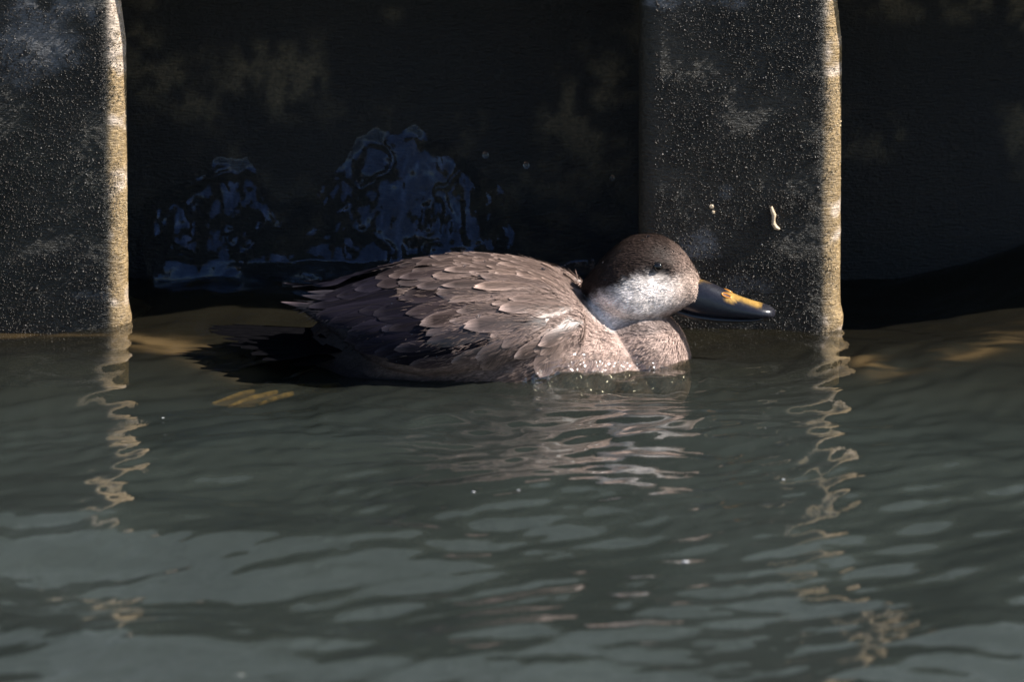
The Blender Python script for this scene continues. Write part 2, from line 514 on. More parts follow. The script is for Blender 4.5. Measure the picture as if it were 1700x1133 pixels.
def make_crust(cx, n, seed):
    """thousands of pinhead barnacles and rust blisters on one flange"""
    r = np.random.default_rng(seed)
    hw = FL_W / 2
    s = r.uniform(0, 1, n * 2); z = r.uniform(-0.02, 0.298, n * 2)
    u = -hw + 0.012 + s * (FL_W - 0.012)
    keep = fbm((u + cx) * 26, z * 40, 6.6, 4) + 0.26 * r.random(n * 2) > 0.585 + 0.10 * (u > hw - FL_R)
    u, z = u[keep][:n], z[keep][:n]
    n = len(u)
    arc = np.clip((u - (hw - FL_R)) / FL_R, 0, 1) * R(80)
    x = np.where(u > hw - FL_R, hw - FL_R + FL_R * np.sin(arc), u)
    y = np.where(u > hw - FL_R, FL_R - FL_R * np.cos(arc), 0.0) - 0.0002
    x = x - 0.0045 * smooth01(x, hw - 0.03, hw) * smooth01(z, 0.235, 0.285)
    nrm = np.stack([np.sin(arc), -np.cos(arc), 0 * arc], 1)
    tx = np.stack([np.cos(arc), np.sin(arc), 0 * arc], 1)
    tz = np.array([0, 0, 1.0])
    rad = r.gamma(2.5, 0.00011, n) + 0.00026
    rad = np.where(u > hw - FL_R, rad * 0.8, rad)
    hgt = rad * r.uniform(0.5, 1.1, n)
    Vs = []
    P0 = np.stack([x, y, z], 1)
    rot = r.uniform(0, 6.28, n)
    for ring, (rf, hf) in enumerate(((1.0, -0.25), (0.75, 0.7))):
        for k in range(5):
            a = rot + k * 2 * math.pi / 5
            Vs.append(P0 + tx * (np.cos(a) * rad * rf)[:, None] + tz * (np.sin(a) * rad * rf * 0.9)[:, None] + nrm * (hgt * hf)[:, None])
    Vs.append(P0 + nrm * hgt[:, None])
    V = np.stack(Vs, 1).reshape(-1, 3)
    base = []
    for k in range(5):
        k2 = (k + 1) % 5
        base += [(k, k2, 5 + k2), (k, 5 + k2, 5 + k), (5 + k, 5 + k2, 10)]
    F = (np.arange(n)[:, None, None] * 11 + np.array(base)[None]).reshape(-1, 3)
    V[:, 0] += cx - FX0
    me = mesh_np('barnacle_crust', V, F, M_CRUST)
    tone = r.uniform(0.6, 1.5, n)[:, None]
    C = np.array([0.021, 0.016, 0.011]) * tone
    onc = smooth01(u, hw - FL_R * 0.9, hw - FL_R * 0.4)[:, None]
    C = C * (1 - onc) + np.array([0.34, 0.26, 0.15]) * tone * onc  # crust on that corner takes the same painted sunlit tone
    odd = r.random(n) < 0.006
    C[odd] = (0.30, 0.27, 0.24)
    set_col(me, np.repeat(C, 11, 0))
    return me

panels = {}
for i in range(-4, 5):
    cx = FX0 + i * PERIOD
    fine = i in (-1, 0)
    fo = obj('pile_flange', make_flange(cx, fine), wall)
    if fine:
        tag(obj('barnacle_crust', make_crust(cx, 22000, 40 + i), fo), kind='stuff')
    # recessed pan to the right of this flange
    fine2 = i in (-1, 0)
    xx = np.linspace(cx + FL_W / 2 - 0.012, cx + PERIOD - FL_W / 2 + 0.006, 150 if fine2 else 10)
    Z = z_rows(fine2)[::(2 if fine2 else 1)]
    if Z[-1] < 0.30: Z = np.append(Z, 0.30)
    X, ZZ = np.meshgrid(xx, Z, indexing='ij')
    Y = DEPTH + 0.004 * (fbm(X * 12, ZZ * 12, 2.5, 3) - 0.5) + 0.0022 * (fbm(X * 60, ZZ * 60, 7.5, 4) - 0.5)
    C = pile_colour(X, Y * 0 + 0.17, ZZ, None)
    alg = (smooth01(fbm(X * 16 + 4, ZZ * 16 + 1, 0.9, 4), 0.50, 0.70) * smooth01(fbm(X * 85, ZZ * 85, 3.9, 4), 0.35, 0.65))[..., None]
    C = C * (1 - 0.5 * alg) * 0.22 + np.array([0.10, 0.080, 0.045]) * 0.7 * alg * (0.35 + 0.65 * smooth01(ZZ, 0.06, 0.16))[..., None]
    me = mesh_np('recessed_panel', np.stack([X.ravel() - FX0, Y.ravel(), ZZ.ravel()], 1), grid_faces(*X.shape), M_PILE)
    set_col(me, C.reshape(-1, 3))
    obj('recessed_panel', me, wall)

# concrete capping beam on top of the piles
def box_mesh(name, x0, x1, y0, y1, z0, z1, mat, bev=0.01):
    bm = bmesh.new()
    bmesh.ops.create_cube(bm, size=1.0)
    for v in bm.verts:
        v.co = Vector(((x0 + x1) / 2 + v.co.x * (x1 - x0), (y0 + y1) / 2 + v.co.y * (y1 - y0), (z0 + z1) / 2 + v.co.z * (z1 - z0)))
    bmesh.ops.bevel(bm, geom=bm.edges[:], offset=bev, segments=2, affect='EDGES')
    me = bpy.data.meshes.new(name); bm.to_mesh(me); bm.free()
    me.materials.append(mat)
    return me
obj('concrete_cap', box_mesh('concrete_cap', -2.8 - FX0, 2.9 - FX0, 0.004, 0.6, 0.302, 1.45, M_CONC, 0.008), wall)
qg = mesh_np('quay_ground', [(-60, 0.59, 1.445), (60, 0.59, 1.445), (60, 80, 1.445), (-60, 80, 1.445)], [(0, 1, 2, 3)], M_CONC)
tag(obj('quay_ground', qg), 'flat quay behind the wall', kind='structure')

# ---------------------------------------------------------------- water thrown up the wall in the recess
top = np.array([(226, 420), (236, 335), (262, 318), (300, 306), (338, 292), (352, 268), (366, 262), (392, 262), (408, 262), (425, 280), (450, 318), (468, 338),
                (500, 330), (540, 302), (572, 272), (592, 232), (625, 212), (655, 222), (690, 208), (715, 232), (745, 236), (770, 262), (800, 285), (842, 318), (870, 345), (930, 368), (1000, 392), (1050, 402)], float)
nx, nz = 330, 120
gx = np.linspace(226, 1050, nx)
ty = np.interp(gx, top[:, 0], top[:, 1]) + 12 * (fbm(gx / 8, gx * 0, 3.3, 3) - 0.5)
env = np.array([np.exp(-((gx - g) / 45) ** 2) @ np.interp(gx, top[:, 0], top[:, 1]) / np.exp(-((gx - g) / 45) ** 2).sum() for g in gx]) - 12
wy = DEPTH - 0.003
Vs = np.zeros((nx, nz, 3))
for i in range(nx):
    pt = at_y(gx[i], ty[i], wy); pe = at_y(gx[i], env[i], wy)
    zt, ze = max(pt.z, 0.04), max(pe.z, 0.045)
    zb, zm = -0.012, 0.030 + 0.010 * (float(vnoise(gx[i] / 40, 0.5, 2.2)) - 0.3)
    zz = np.concatenate([np.linspace(zb, zm, 24, endpoint=False), np.linspace(zm, zt, nz - 24)])
    x = pt.x + 0 * zz
    t = np.clip((zz - zm) / max(ze - zm, 0.012), 0, 1)
    thick = 0.003 + 0.047 * (1 - t) ** 1.3
    lump = (fbm(x * 24, zz * 24, 5.1, 2) - 0.5) * 0.020 + (fbm(x * 90, zz * 45, 9.1, 3) - 0.5) * 0.009
    lump = lump - 0.0035 * np.clip(1 - np.abs(fbm(x * 34 + 5, zz * 26, 2.7, 3) - 0.5) * 14, 0, 1)
    edge = smooth01(zz, zm - 0.02, zm + 0.01)
    taper = np.sqrt(np.clip((zt - zz) / 0.012, 0, 1)) * min(1, i / 12)
    thick = np.maximum((thick + lump * edge) * taper, 0.0004 * taper)
    Vs[i, :, 0] = x; Vs[i, :, 1] = wy - thick; Vs[i, :, 2] = zz
me = mesh_np('water_splash', Vs.reshape(-1, 3) - np.array([[-0.12, wy, 0]]), grid_faces(nx, nz), M_FILM)
sp = obj('water_splash', me)
sp.location = (-0.12, wy, 0)
tag(sp, 'blue glinting sheet of water washing up the dark recess behind the duck', 'splash')

# ---------------------------------------------------------------- the duck
XR = 0.0
duck = empty('duck', at_y(830, 591, DY), 'brown duck with pale cheeks swimming low past the dark wall', 'duck')
DINV = Matrix.Translation(-duck.location)

def dpart(name, me, parent=None):
    """a duck part: mesh given in world coordinates"""
    me.transform(DINV)
    return obj(name, me, parent or duck)

def zpx(py):
    return at_y(850, py, DY).z
def xpx(px):
    return at_y(px, 566, DY).x

def loft(stations, n=40, yc=DY, expo=2.0, cap=True):
    """stations: (x, ztop, zmid, zbot, halfwidth, y offset) world units, smooth interpolation along x"""
    st = np.array(stations, float)
    m = len(st)
    tt = np.linspace(0, m - 1, (m - 1) * 6 + 1)
    def cr(c):
        i = np.clip(np.floor(tt).astype(int), 0, m - 2); f = tt - i
        p0, p1, p2, p3 = c[np.maximum(i - 1, 0)], c[i], c[i + 1], c[np.minimum(i + 2, m - 1)]
        return 0.5 * ((2 * p1) + (-p0 + p2) * f + (2 * p0 - 5 * p1 + 4 * p2 - p3) * f ** 2 + (-p0 + 3 * p1 - 3 * p2 + p3) * f ** 3)
    D = [cr(st[:, k]) for k in range(6)]
    a = np.linspace(0, 2 * math.pi, n, endpoint=False)
    ca = np.sign(np.cos(a)) * np.abs(np.cos(a)) ** (2 / expo); sa = np.sign(np.sin(a)) * np.abs(np.sin(a)) ** (2 / expo)
    V = np.zeros((len(tt), n, 3))
    V[:, :, 0] = D[0][:, None]
    V[:, :, 1] = yc + D[5][:, None] + np.maximum(D[4], 0.0008)[:, None] * ca[None]
    up = np.maximum(D[1] - D[2], 0.0006)[:, None]; dn = np.maximum(D[2] - D[3], 0.0006)[:, None]
    V[:, :, 2] = D[2][:, None] + np.where(sa > 0, up, dn) * sa[None]
    nv = len(tt)
    i = np.arange(nv - 1)[:, None] * n; j = np.arange(n)[None]
    F = np.stack([i + j, i + (j + 1) % n, i + n + (j + 1) % n, i + n + j], -1).reshape(-1, 4)
    c0, c1 = nv * n, nv * n + 1
    V2 = np.concatenate([V.reshape(-1, 3), V[0].mean(0, keepdims=True), V[-1].mean(0, keepdims=True)])
    caps = [(c0, (k + 1) % n, k, k) for k in range(n)] + [(c1, (nv - 1) * n + k, (nv - 1) * n + (k + 1) % n,) * 1 + ((nv - 1) * n + (k + 1) % n,) for k in range(n)]
    faces = [tuple(f) for f in F] + [tuple(dict.fromkeys(f)) for f in caps]
    return V2, faces

HEAD_C = (xpx(1050), DY); HEAD_YAW = R(-5)
def turn_head(V):
    V = np.array(V, float)
    c, s = math.cos(HEAD_YAW), math.sin(HEAD_YAW)
    x, y = V[:, 0] - HEAD_C[0], V[:, 1] - HEAD_C[1]
    V[:, 0] = HEAD_C[0] + c * x - s * y
    V[:, 1] = HEAD_C[1] + s * x + c * y
    return V

def st(px, top_, bot, hw, mid=0.5, yo=0.0):
    zt, zb = zpx(top_), zpx(bot)
    return (xpx(px), zt, zb + (zt - zb) * mid, zb, hw, yo)

torso = loft([st(500, 556, 585, .012), st(520, 545, 600, .024), st(560, 507, 630, .046, .45), st(600, 482, 660, .062, .45), st(640, 459, 680, .074, .45), st(700, 444, 700, .086, .47),
              st(760, 436, 712, .093, .5), st(820, 436, 716, .096, .5), st(880, 444, 716, .094, .5), st(925, 460, 712, .088, .48), st(965, 486, 705, .079, .46),
              st(1005, 517, 695, .067, .44), st(1045, 545, 684, .056, .42), st(1080, 572, 676, .046, .42), st(1106, 594, 668, .031, .45), st(1124, 614, 655, .012, .5)], 48, expo=2.25)
breast = loft([st(960, 520, 690, .03), st(1000, 510, 690, .040), st(1040, 508, 690, .046), st(1075, 510, 688, .047, .5), st(1105, 524, 682, .043, .5), st(1128, 546, 672, .034, .5), st(1142, 572, 655, .022, .5), st(1148, 598, 632, .008, .5)], 40, expo=2.1)
head = loft([st(966, 470, 488, .006), st(978, 456, 502, .017, .45), st(1000, 430, 517, .0290, .42), st(1022, 408, 530, .0355, .38), st(1044, 394, 537, .0370, .36), st(1070, 388, 537, .0350, .38), st(1096, 390, 529, .0300, .40),
             st(1122, 405, 517, .0242, .42), st(1140, 425, 511, .0190, .45), st(1152, 443, 509, .0152, .5), st(1160, 461, 504, .0118, .5), st(1164, 470, 498, .006, .5)], 40, expo=2.05)
head = (turn_head(head[0]), head[1])
neck = loft([st(985, 470, 600, .02), st(1010, 470, 620, .030), st(1040, 480, 640, .033), st(1070, 490, 640, .030), st(1088, 505, 630, .018)], 32)

def wing_loft(side):
    rows = [(478, 503, 509, .002, .034, .036), (500, 496, 517, .003, .026, .042), (530, 490, 537, .005, .020, .054), (560, 480, 558, .007, .016, .064), (600, 466, 590, .010, .014, .074), (640, 455, 610, .012, .014, .081),
            (700, 444, 622, .015, .016, .087), (760, 440, 620, .018, .020, .090), (820, 446, 612, .018, .026, .088), (880, 460, 604, .017, .034, .083), (930, 482, 590, .013, .042, .075), (970, 510, 575, .006, .050, .066)]
    out = []; key = []
    for px, t, b, hw, ot, ob in rows:
        p, q = at_y(px, t, DY - ot), at_y(px, b, DY - ob)
        out.append((p.x, p.z, (p.z + q.z) / 2, q.z, hw, 0.0)); key.append((p.x, p.z, q.z, ot, ob))
    V, F = loft(out, 28)
    key = np.array(key)
    zt, zb, ot, ob = [np.interp(V[:, 0], key[:, 0], key[:, i]) for i in (1, 2, 3, 4)]
    f = np.clip((V[:, 2] - zb) / np.maximum(zt - zb, 1e-4), 0, 1)
    V[:, 1] += side * (ob + (ot - ob) * f ** 3.0)          # the wing leans in: its upper edge lies near the spine
    return V, F
wn_, wf_ = wing_loft(-1), wing_loft(1)

def union_remesh(parts, voxel, name):
    V = []; F = []; o = 0
    for v, f in parts:
        V += [tuple(p) for p in v]; F += [tuple(i + o for i in q) for q in f]; o += len(v)
    me = bpy.data.meshes.new(name); me.from_pydata(V, [], F)
    bm = bmesh.new(); bm.from_mesh(me); bmesh.ops.recalc_face_normals(bm, faces=bm.faces); bm.to_mesh(me); bm.free()
    ob = bpy.data.objects.new(name + '_tmp', me); COL.objects.link(ob)
    md = ob.modifiers.new('r', 'REMESH'); md.mode = 'VOXEL'; md.voxel_size = voxel
    sm = ob.modifiers.new('s', 'SMOOTH'); sm.factor = 0.5; sm.iterations = 7
    dg = bpy.context.evaluated_depsgraph_get()
    res = bpy.data.meshes.new_from_object(ob.evaluated_get(dg))
    bpy.data.objects.remove(ob); bpy.data.meshes.remove(me)
    res.name = name
    return res

body = union_remesh([torso, breast, head, neck, wn_, wf_], 0.0017, 'body')
nv = len(body.vertices)
BV = np.zeros(nv * 3, np.float32); body.vertices.foreach_get('co', BV); BV = BV.reshape(-1, 3).astype(float)
BN = np.zeros(nv * 3, np.float32); body.vertices.foreach_get('normal', BN); BN = BN.reshape(-1, 3).astype(float)

def side_px(P):
    """side-view coordinates of a point of the duck (as if projected on its mid-plane)"""
    return 850 + P[:, 0] * 2000 * 0.987, 545 - 2000 * (P[:, 2] * math.cos(TH) + DY * math.sin(TH))

def duck_colour(P):
    px, py = side_px(P)
    n = fbm(P[:, 0] * 70, P[:, 2] * 70, np.abs(P[:, 1] - DY) * 70, 4)
    n2 = fbm(P[:, 0] * 220, P[:, 2] * 220, np.abs(P[:, 1] - DY) * 220, 3)
    brown = np.array([0.140, 0.102, 0.088]) + smooth01(px, 860, 1010)[:, None] * np.array([0.170, 0.125, 0.108]); C = brown * (0.75 + 0.5 * n[:, None])  # front painted lighter for the sun on breast and shoulder
    rear = np.maximum(smooth01(-px, -720, -600), smooth01(-px, -880, -760) * smooth01(py, 575, 600))[:, None]  # dark rump, with the shade along the lower flank painted in
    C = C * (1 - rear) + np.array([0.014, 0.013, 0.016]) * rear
    headm = smooth01(px, 955, 966) * (1 - smooth01(py, 535, 545)) * (1 - smooth01(px, 1175, 1180))
    # the shoulders in front of the neck are not the head
    headm = headm * np.where(np.abs(P[:, 1] - DY) < 0.042, 1, 0)
    headm = headm * (1 - smooth01(py - ((px - 965) * 0.86 + 478), 10, 26))
    headm = headm[:, None]
    capc = np.array([0.028, 0.019, 0.016]); cheek = np.array([0.84, 0.76, 0.72]); lore = np.array([0.42, 0.32, 0.27]); throat = np.array([0.20, 0.155, 0.14])
    line = 447 + 0.0032 * np.maximum(0, 1090 - px) ** 2        # lower edge of the dark cap
    capm = 1 - smooth01(py + 22 * (n - 0.5) + 16 * (n2 - 0.5), line - 12, line + 16)
    hc = cheek * (0.72 + 0.55 * n2[:, None])
    lm = smooth01(px + 30 * (n - 0.5), 1085, 1140)[:, None]
    hc = hc * (1 - lm) + lore * lm
    tm = smooth01(py - 0.25 * (px - 1040) * np.where(px > 1040, -1, 0) + 24 * (n - 0.5), 510, 536)[:, None] * smooth01(px, 1000, 1030)[:, None]
    hc = hc * (1 - tm) + throat * tm
    nape = (1 - smooth01(px, 968, 985))[:, None]
    hc = hc * (1 - 0.7 * nape) + capc * 0.7 * nape
    hc = hc * (1 - capm[:, None]) + capc * (0.8 + 0.5 * n2[:, None]) * capm[:, None]
    eye = np.exp(-(((px - 1090) / 20) ** 2 + ((py - 444) / 9) ** 2))[:, None]
    hc = hc * (1 - 0.75 * eye) + np.array([0.03, 0.024, 0.022]) * 0.75 * eye
    fore = (smooth01(px, 1095, 1135) * capm)[:, None]  # sunlight on the front of the cap painted in as lighter brown
    hc = hc * (1 - fore) + np.array([0.17, 0.122, 0.102]) * fore
    return C * (1 - headm) + hc * headm

# soft lumps of the coat, a brow over the eye
lump = (fbm(BV[:, 0] * 55, BV[:, 2] * 75, BV[:, 1] * 55, 3) - 0.5) * 0.0022
px, py = side_px(BV)
brow = np.exp(-(((px - 1093) / 22) ** 2 + ((py - 444) / 9) ** 2)) * (BV[:, 2] > 0)
lump = lump - 0.0028 * brow * np.where(np.abs(BV[:, 1] - DY) > 0.015, 1, 0) + 0.0012 * np.exp(-(((px - 1090) / 30) ** 2 + ((py - 428) / 8) ** 2))
BV2 = BV + BN * lump[:, None]
body.vertices.foreach_set('co', BV2.astype(np.float32).ravel())
body.polygons.foreach_set('use_smooth', np.ones(len(body.polygons), bool))
body.update()
body.materials.clear(); body.materials.append(M_PLUM)
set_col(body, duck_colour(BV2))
bvh = BVHTree.FromPolygons([tuple(v) for v in BV2], [tuple(p.vertices) for p in body.polygons])
polys = np.array([tuple(p.vertices)[:3] for p in body.polygons])
body_obj = dpart('body', body)

# ---- fine plumage: thousands of short barbs lying backwards on head, neck, breast and flanks
def make_barbs(n, seed, region, length, width, lift, raise_=0.0):
    r = np.random.default_rng(seed)
    A, B, Cc = BV2[polys[:, 0]], BV2[polys[:, 1]], BV2[polys[:, 2]]
    ar = np.linalg.norm(np.cross(B - A, Cc - A), axis=1)
    cen = (A + B + Cc) / 3
    ar = ar * region(cen)
    idx = r.choice(len(polys), n, p=ar / ar.sum())
    q = r.random((n, 2)); q = np.where(q.sum(1, keepdims=True) > 1, 1 - q, q)
    P = A[idx] + (B - A)[idx] * q[:, :1] + (Cc - A)[idx] * q[:, 1:]
    N = BN[polys[idx, 0]]
    P = P + N * raise_
    px, py = side_px(P)
    D = np.stack([-np.ones(n), np.zeros(n), -0.35 - 0.5 * smooth01(px, 860, 1080)], 1)
    hd = (py < 540) & (px > 960)
    D[hd] = np.stack([-np.ones(n), np.zeros(n), -0.25 + 0 * px], 1)[hd]
    D = D + r.normal(0, 0.22, (n, 3))
    D = D - N * (D * N).sum(1, keepdims=True); D /= np.linalg.norm(D, axis=1, keepdims=True)
    T = np.cross(N, D)
    L = length * r.uniform(0.6, 1.3, n)[:, None]; W = width * r.uniform(0.7, 1.3, n)[:, None]
    V = np.stack([P - T * W * .4, P + T * W * .4, P + D * L * .55 + T * W * .5 + N * lift * .6, P + D * L * .55 - T * W * .5 + N * lift * .6, P + D * L + N * lift], 1).reshape(-1, 3)
    o = np.arange(n)[:, None] * 5
    F = np.concatenate([o + np.array([[0, 1, 2]]), o + np.array([[0, 2, 3]]), o + np.array([[3, 2, 4]])])
    me = mesh_np('fine_plumage', V, F, M_PLUM)
    C = duck_colour(P) * r.uniform(0.65, 1.45, (n, 1))
    set_col(me, np.repeat(C, 5, 0))
    return me
def reg_head(c):
    px, py = side_px(c)
    return ((py < 545) & (px > 955) & (c[:, 2] > -0.01) & (((px - 1093) / 14) ** 2 + ((py - 443) / 9) ** 2 > 1)).astype(float)
def reg_body(c):
    px, py = side_px(c)
    f = smooth01(px, 640, 960)
    return np.where((c[:, 2] > -0.02) & ~((py < 535) & (px > 960) & (np.abs(c[:, 1] - DY) < 0.04)), 0.12 + f, 0)
tag(dpart('fine_plumage', make_barbs(26000, 3, reg_head, 0.0038, 0.0005, 0.00045)), kind='stuff')
tag(dpart('fine_plumage', make_barbs(22000, 4, reg_body, 0.0070, 0.0007, 0.0008)), kind='stuff')

def reg_wing(c):
    px, py = side_px(c)
    return smooth01(px, 640, 820) * (1 - smooth01(px, 985, 1010)) * (c[:, 2] > 0.0) * ((px < 950) | (np.abs(c[:, 1] - DY) > 0.042))
tag(dpart('fine_plumage', make_barbs(3200, 9, reg_wing, 0.0080, 0.00045, 0.0006, 0.0020)), kind='stuff')

# ---- feathers
def feather_mesh(P0, N0, D0, L, W, tipcol, basecol, lift, point=0.0, seed=0, free=False, droop=0.0):
    r = random.Random(seed)
    ns, nt = 11, 9
    D = (D0 - N0 * D0.dot(N0)).normalized()
    T = N0.cross(D).normalized()
    V = []; UV = []; C = []
    asym = r.uniform(-0.15, 0.15)
    notch = [r.uniform(0, 1) for _ in range(nt)]
    curl = r.uniform(0.6, 1.4)
    cen, nrm_, dirs = [P0.copy()], [N0.copy()], [D.copy()]
    for i in range(1, ns):
        c_, n_, d_ = cen[-1], nrm_[-1], dirs[-1]
        q = c_ + d_ * (L / (ns - 1))
        if not free:
            hit = bvh.find_nearest(q, 0.02)
            if hit[0] is not None and hit[1].dot(n_) > 0.3 and (hit[0] - q).length < 0.006:
                q = hit[0]; n_ = (n_ * 0.6 + hit[1] * 0.4).normalized()
        else:
            q = q - Vector((0, 0, droop * (i / ns) ** 2))
        d2 = q - c_; d2 = (d2 - n_ * d2.dot(n_)).normalized()
        cen.append(q); nrm_.append(n_); dirs.append((d_ * 0.5 + d2 * 0.5).normalized())
    for i in range(ns):
        s = i / (ns - 1)
        T = nrm_[i].cross(dirs[i]).normalized()
        # outline: narrow root, broad vane, round or pointed tip
        ww = min(1.0, 0.42 + 1.3 * s) * (1 - point * s)
        if s > 0.62:
            q = (s - 0.62) / 0.38
            ww *= math.sqrt(max(0.0, 1 - q ** 2.6)) * 0.8 + 0.2
        for j in range(nt):
            t = -1 + 2 * j / (nt - 1)
            back = 0.07 * L * notch[j] * (0.4 if i == ns - 2 else 1) if i >= ns - 2 else 0.0
            p = cen[i] - dirs[i] * back + T * ((t + asym * s * (1 - abs(t))) * W * 0.5 * ww * (1 - (0.16 * r.random() if abs(t) > 0.9 else 0)))
            off = 0.0004 + lift * (0.15 + 0.85 * s ** 1.4) + 0.0006 * (1 - t * t) * curl * W / 0.018
            if not free:
                hit = bvh.find_nearest(p, 0.02)
                if hit[0] is not None and hit[1].dot(nrm_[i]) > 0.4 and (hit[0] - p).length < 0.004:
                    p = hit[0]
                else:
                    p = p - nrm_[i] * (t * t * W * 0.10)
            p = p + nrm_[i] * off
            V.append(p); UV.append((t, s))
            e = max(0.0, (s - 0.80) / 0.20) ** 1.5
            e = min(1.0, max(e, (abs(t) ** 5) * 0.5 * s))
            C.append([basecol[k] * (0.72 + 0.45 * abs(t)) * (1 - e) + tipcol[k] * e for k in range(3)])
    G = np.array([tuple(v) for v in V]).reshape(ns, nt, 3)
    for _ in range(2):
        H = G.copy(); H[1:-1] = 0.5 * G[1:-1] + 0.25 * (G[:-2] + G[2:]); G = H
        H = G.copy(); H[:, 1:-1] = 0.5 * G[:, 1:-1] + 0.25 * (G[:, :-2] + G[:, 2:]); G = H
    V = [Vector(p) for p in G.reshape(-1, 3)]
    F = grid_faces(ns, nt)
    me = mesh_np('feather', [tuple(v) for v in V], F, M_FEATH if basecol[0] > 0.045 else M_FEATH_DARK)
    set_col(me, np.array(C))
    ul = me.uv_layers.new(name='UVMap')
    li = np.zeros(len(me.loops), np.int32); me.loops.foreach_get('vertex_index', li)
    ul.data.foreach_set('uv', np.array(UV, np.float32)[li].ravel())
    return me

def hit_px(px, py):
    h = bvh.ray_cast(CAM, ray(px, py))
    if h[0] is not None:
        return h[0], h[1]
    return None

wing_near = empty('wing', (0, 0, 0), None, None); wing_near.parent = duck
wing_far = empty('wing', (0, 0, 0), None, None); wing_far.parent = duck
wing_near['label'] = 'near folded brown wing with dark flight feathers'
wing_far['label'] = 'far folded wing behind the back'

ROWS = [((505, 499), (640, 622)), ((598, 478), (695, 624)), ((645, 458), (752, 632)), ((700, 446), (808, 636)), ((755, 440), (860, 638)), ((805, 438), (905, 636)), ((850, 444), (945, 630)), ((888, 456), (972, 622)), ((922, 474), (980, 600))]
FE = []
rr = random.Random(11)
for k, (T_, B_) in enumerate(ROWS):
    ln = math.hypot(B_[0] - T_[0], B_[1] - T_[1])
    wpx = [42, 40, 44, 46, 44, 40, 36, 30, 26][k]
    lpx = [150, 128, 128, 120, 110, 98, 84, 66, 54][k]
    n = max(3, int(round(ln / (wpx * 0.56))))
    for i in range(n):
        f = (i + (0.5 if k % 2 else 0.15) + rr.uniform(-0.18, 0.18)) / n
        f = min(max(f, 0.01), 0.99)
        tx, ty_ = T_[0] + (B_[0] - T_[0]) * f, T_[1] + (B_[1] - T_[1]) * f
        tx += rr.uniform(-14, 14)
        front = k / 8
        ang = 180 - 10 * (1 - f) - (-6) * 0 + (f ** 1.2) * (8 + 46 * min(1, k / 4)) + front * 14 + rr.uniform(-13, 13)
        if k == 0: ang = 186 + 8 * f
        FE.append((k, f, tx, ty_, ang, lpx * rr.uniform(0.8, 1.25), wpx * rr.uniform(0.72, 1.3)))

def brown_at(tx, k):  # dark rear and brown front, shade and sun painted into both
    g = min(1.0, max(0.0, (tx - 640) / 200))
    base = np.array([0.009, 0.008, 0.013]) * (1 - g) + np.array([0.135, 0.096, 0.081]) * g
    tip = np.array([0.026, 0.023, 0.030]) * (1 - g) + np.array([0.33, 0.245, 0.21]) * g
    return base, tip

def place(px0, py0, ang, L, W, tip, base, lift, point, seed, parent, mirror=False, name='feather'):
    h = hit_px(px0, py0)
    if h is None:
        return None
    P, N = h
    if px0 > 985 or px0 > 945 and abs(P.y - DY) < 0.046:
        return None
    d = Vector((math.cos(R(ang)), 0, math.sin(R(ang))))
    if mirror:
        P = Vector((P.x, 2 * DY - P.y, P.z)); N = Vector((N.x, -N.y, N.z))
    me = feather_mesh(P, N, d, L, W, tip, base, lift, point, seed)
    return dpart(name, me, parent)

cnt = 0
for (k, f, tx, ty_, ang, L, W) in FE:
    base, tip = brown_at(tx, k)
    base = base * rr.uniform(0.68, 1.3); tip = tip * rr.uniform(0.6, 1.35)
    # root of the feather lies ahead of its tip
    bx, by = tx - math.cos(R(ang)) * L, ty_ + math.sin(R(ang)) * L
    best = None
    for sh in (1.0, 0.85, 0.7, 0.55, 0.4):
        qx, qy = tx - math.cos(R(ang)) * L * sh, ty_ + math.sin(R(ang)) * L * sh
        if hit_px(qx, qy) is not None:
            best = (qx, qy, sh); break
    if best is None: continue
    qx, qy, sh = best
    lift = 0.0011 + 0.0001 * k
    for mir in (False, True):
        if mir and (k % 2 == 0 and k > 4): continue
        place(qx, qy, ang, L * sh / 2000, W / 2000, tip, base, lift * rr.uniform(0.7, 1.4), 0.22 if k == 0 else rr.uniform(0.0, 0.30), 100 + cnt, wing_far if mir else wing_near, mir)
        cnt += 1

# long pale-edged scapulars lying over the wing
for i, (bx, by, tx, ty_, W) in enumerate([(838, 452, 744, 488, 30), (862, 474, 738, 519, 30), (890, 478, 796, 529, 34), (935, 512, 826, 552, 36), (905, 535, 768, 556, 40), (965, 535, 884, 592, 34), (930, 552, 846, 596, 34), (820, 520, 700, 548, 38), (790, 470, 690, 478, 34), (760, 452, 662, 462, 32)]):
    a_ = math.degrees(math.atan2(by - ty_, tx - bx))
    base, tip = brown_at(tx + 20, 4)
    for mir in (False, True):
        place(bx, by, a_, math.hypot(tx - bx, ty_ - by) / 2000, W / 2000, tip * 1.8, base * rr.uniform(.7, 1.2), 0.0030, 0.12, 3000 + i, wing_far if mir else wing_near, mir, 'scapular')

# feathers along the spine, laid on from above
for row, xq in enumerate(np.arange(610, 935, 30)):
    for i in range(-3, 4):
        o_ = Vector((xpx(xq + 6 * (i % 2) + rr.uniform(-6, 6)), DY + i * 0.011 + rr.uniform(-.003, .003), 0.3))
        h = bvh.ray_cast(o_, Vector((0, 0, -1)))
        if h[0] is None: continue
        base, tip = brown_at(xq - 30, 0)
        Lf = 0.045 - 0.012 * row / 10
        me = feather_mesh(h[0], h[1], Vector((-1, 0.12 * i * 0.3, -0.1)), Lf, 0.021, tip * rr.uniform(.8, 1.2), base * rr.uniform(.8, 1.2), 0.0014, 0.05, 2000 + row * 9 + i)
        dpart('back_feather', me, duck)

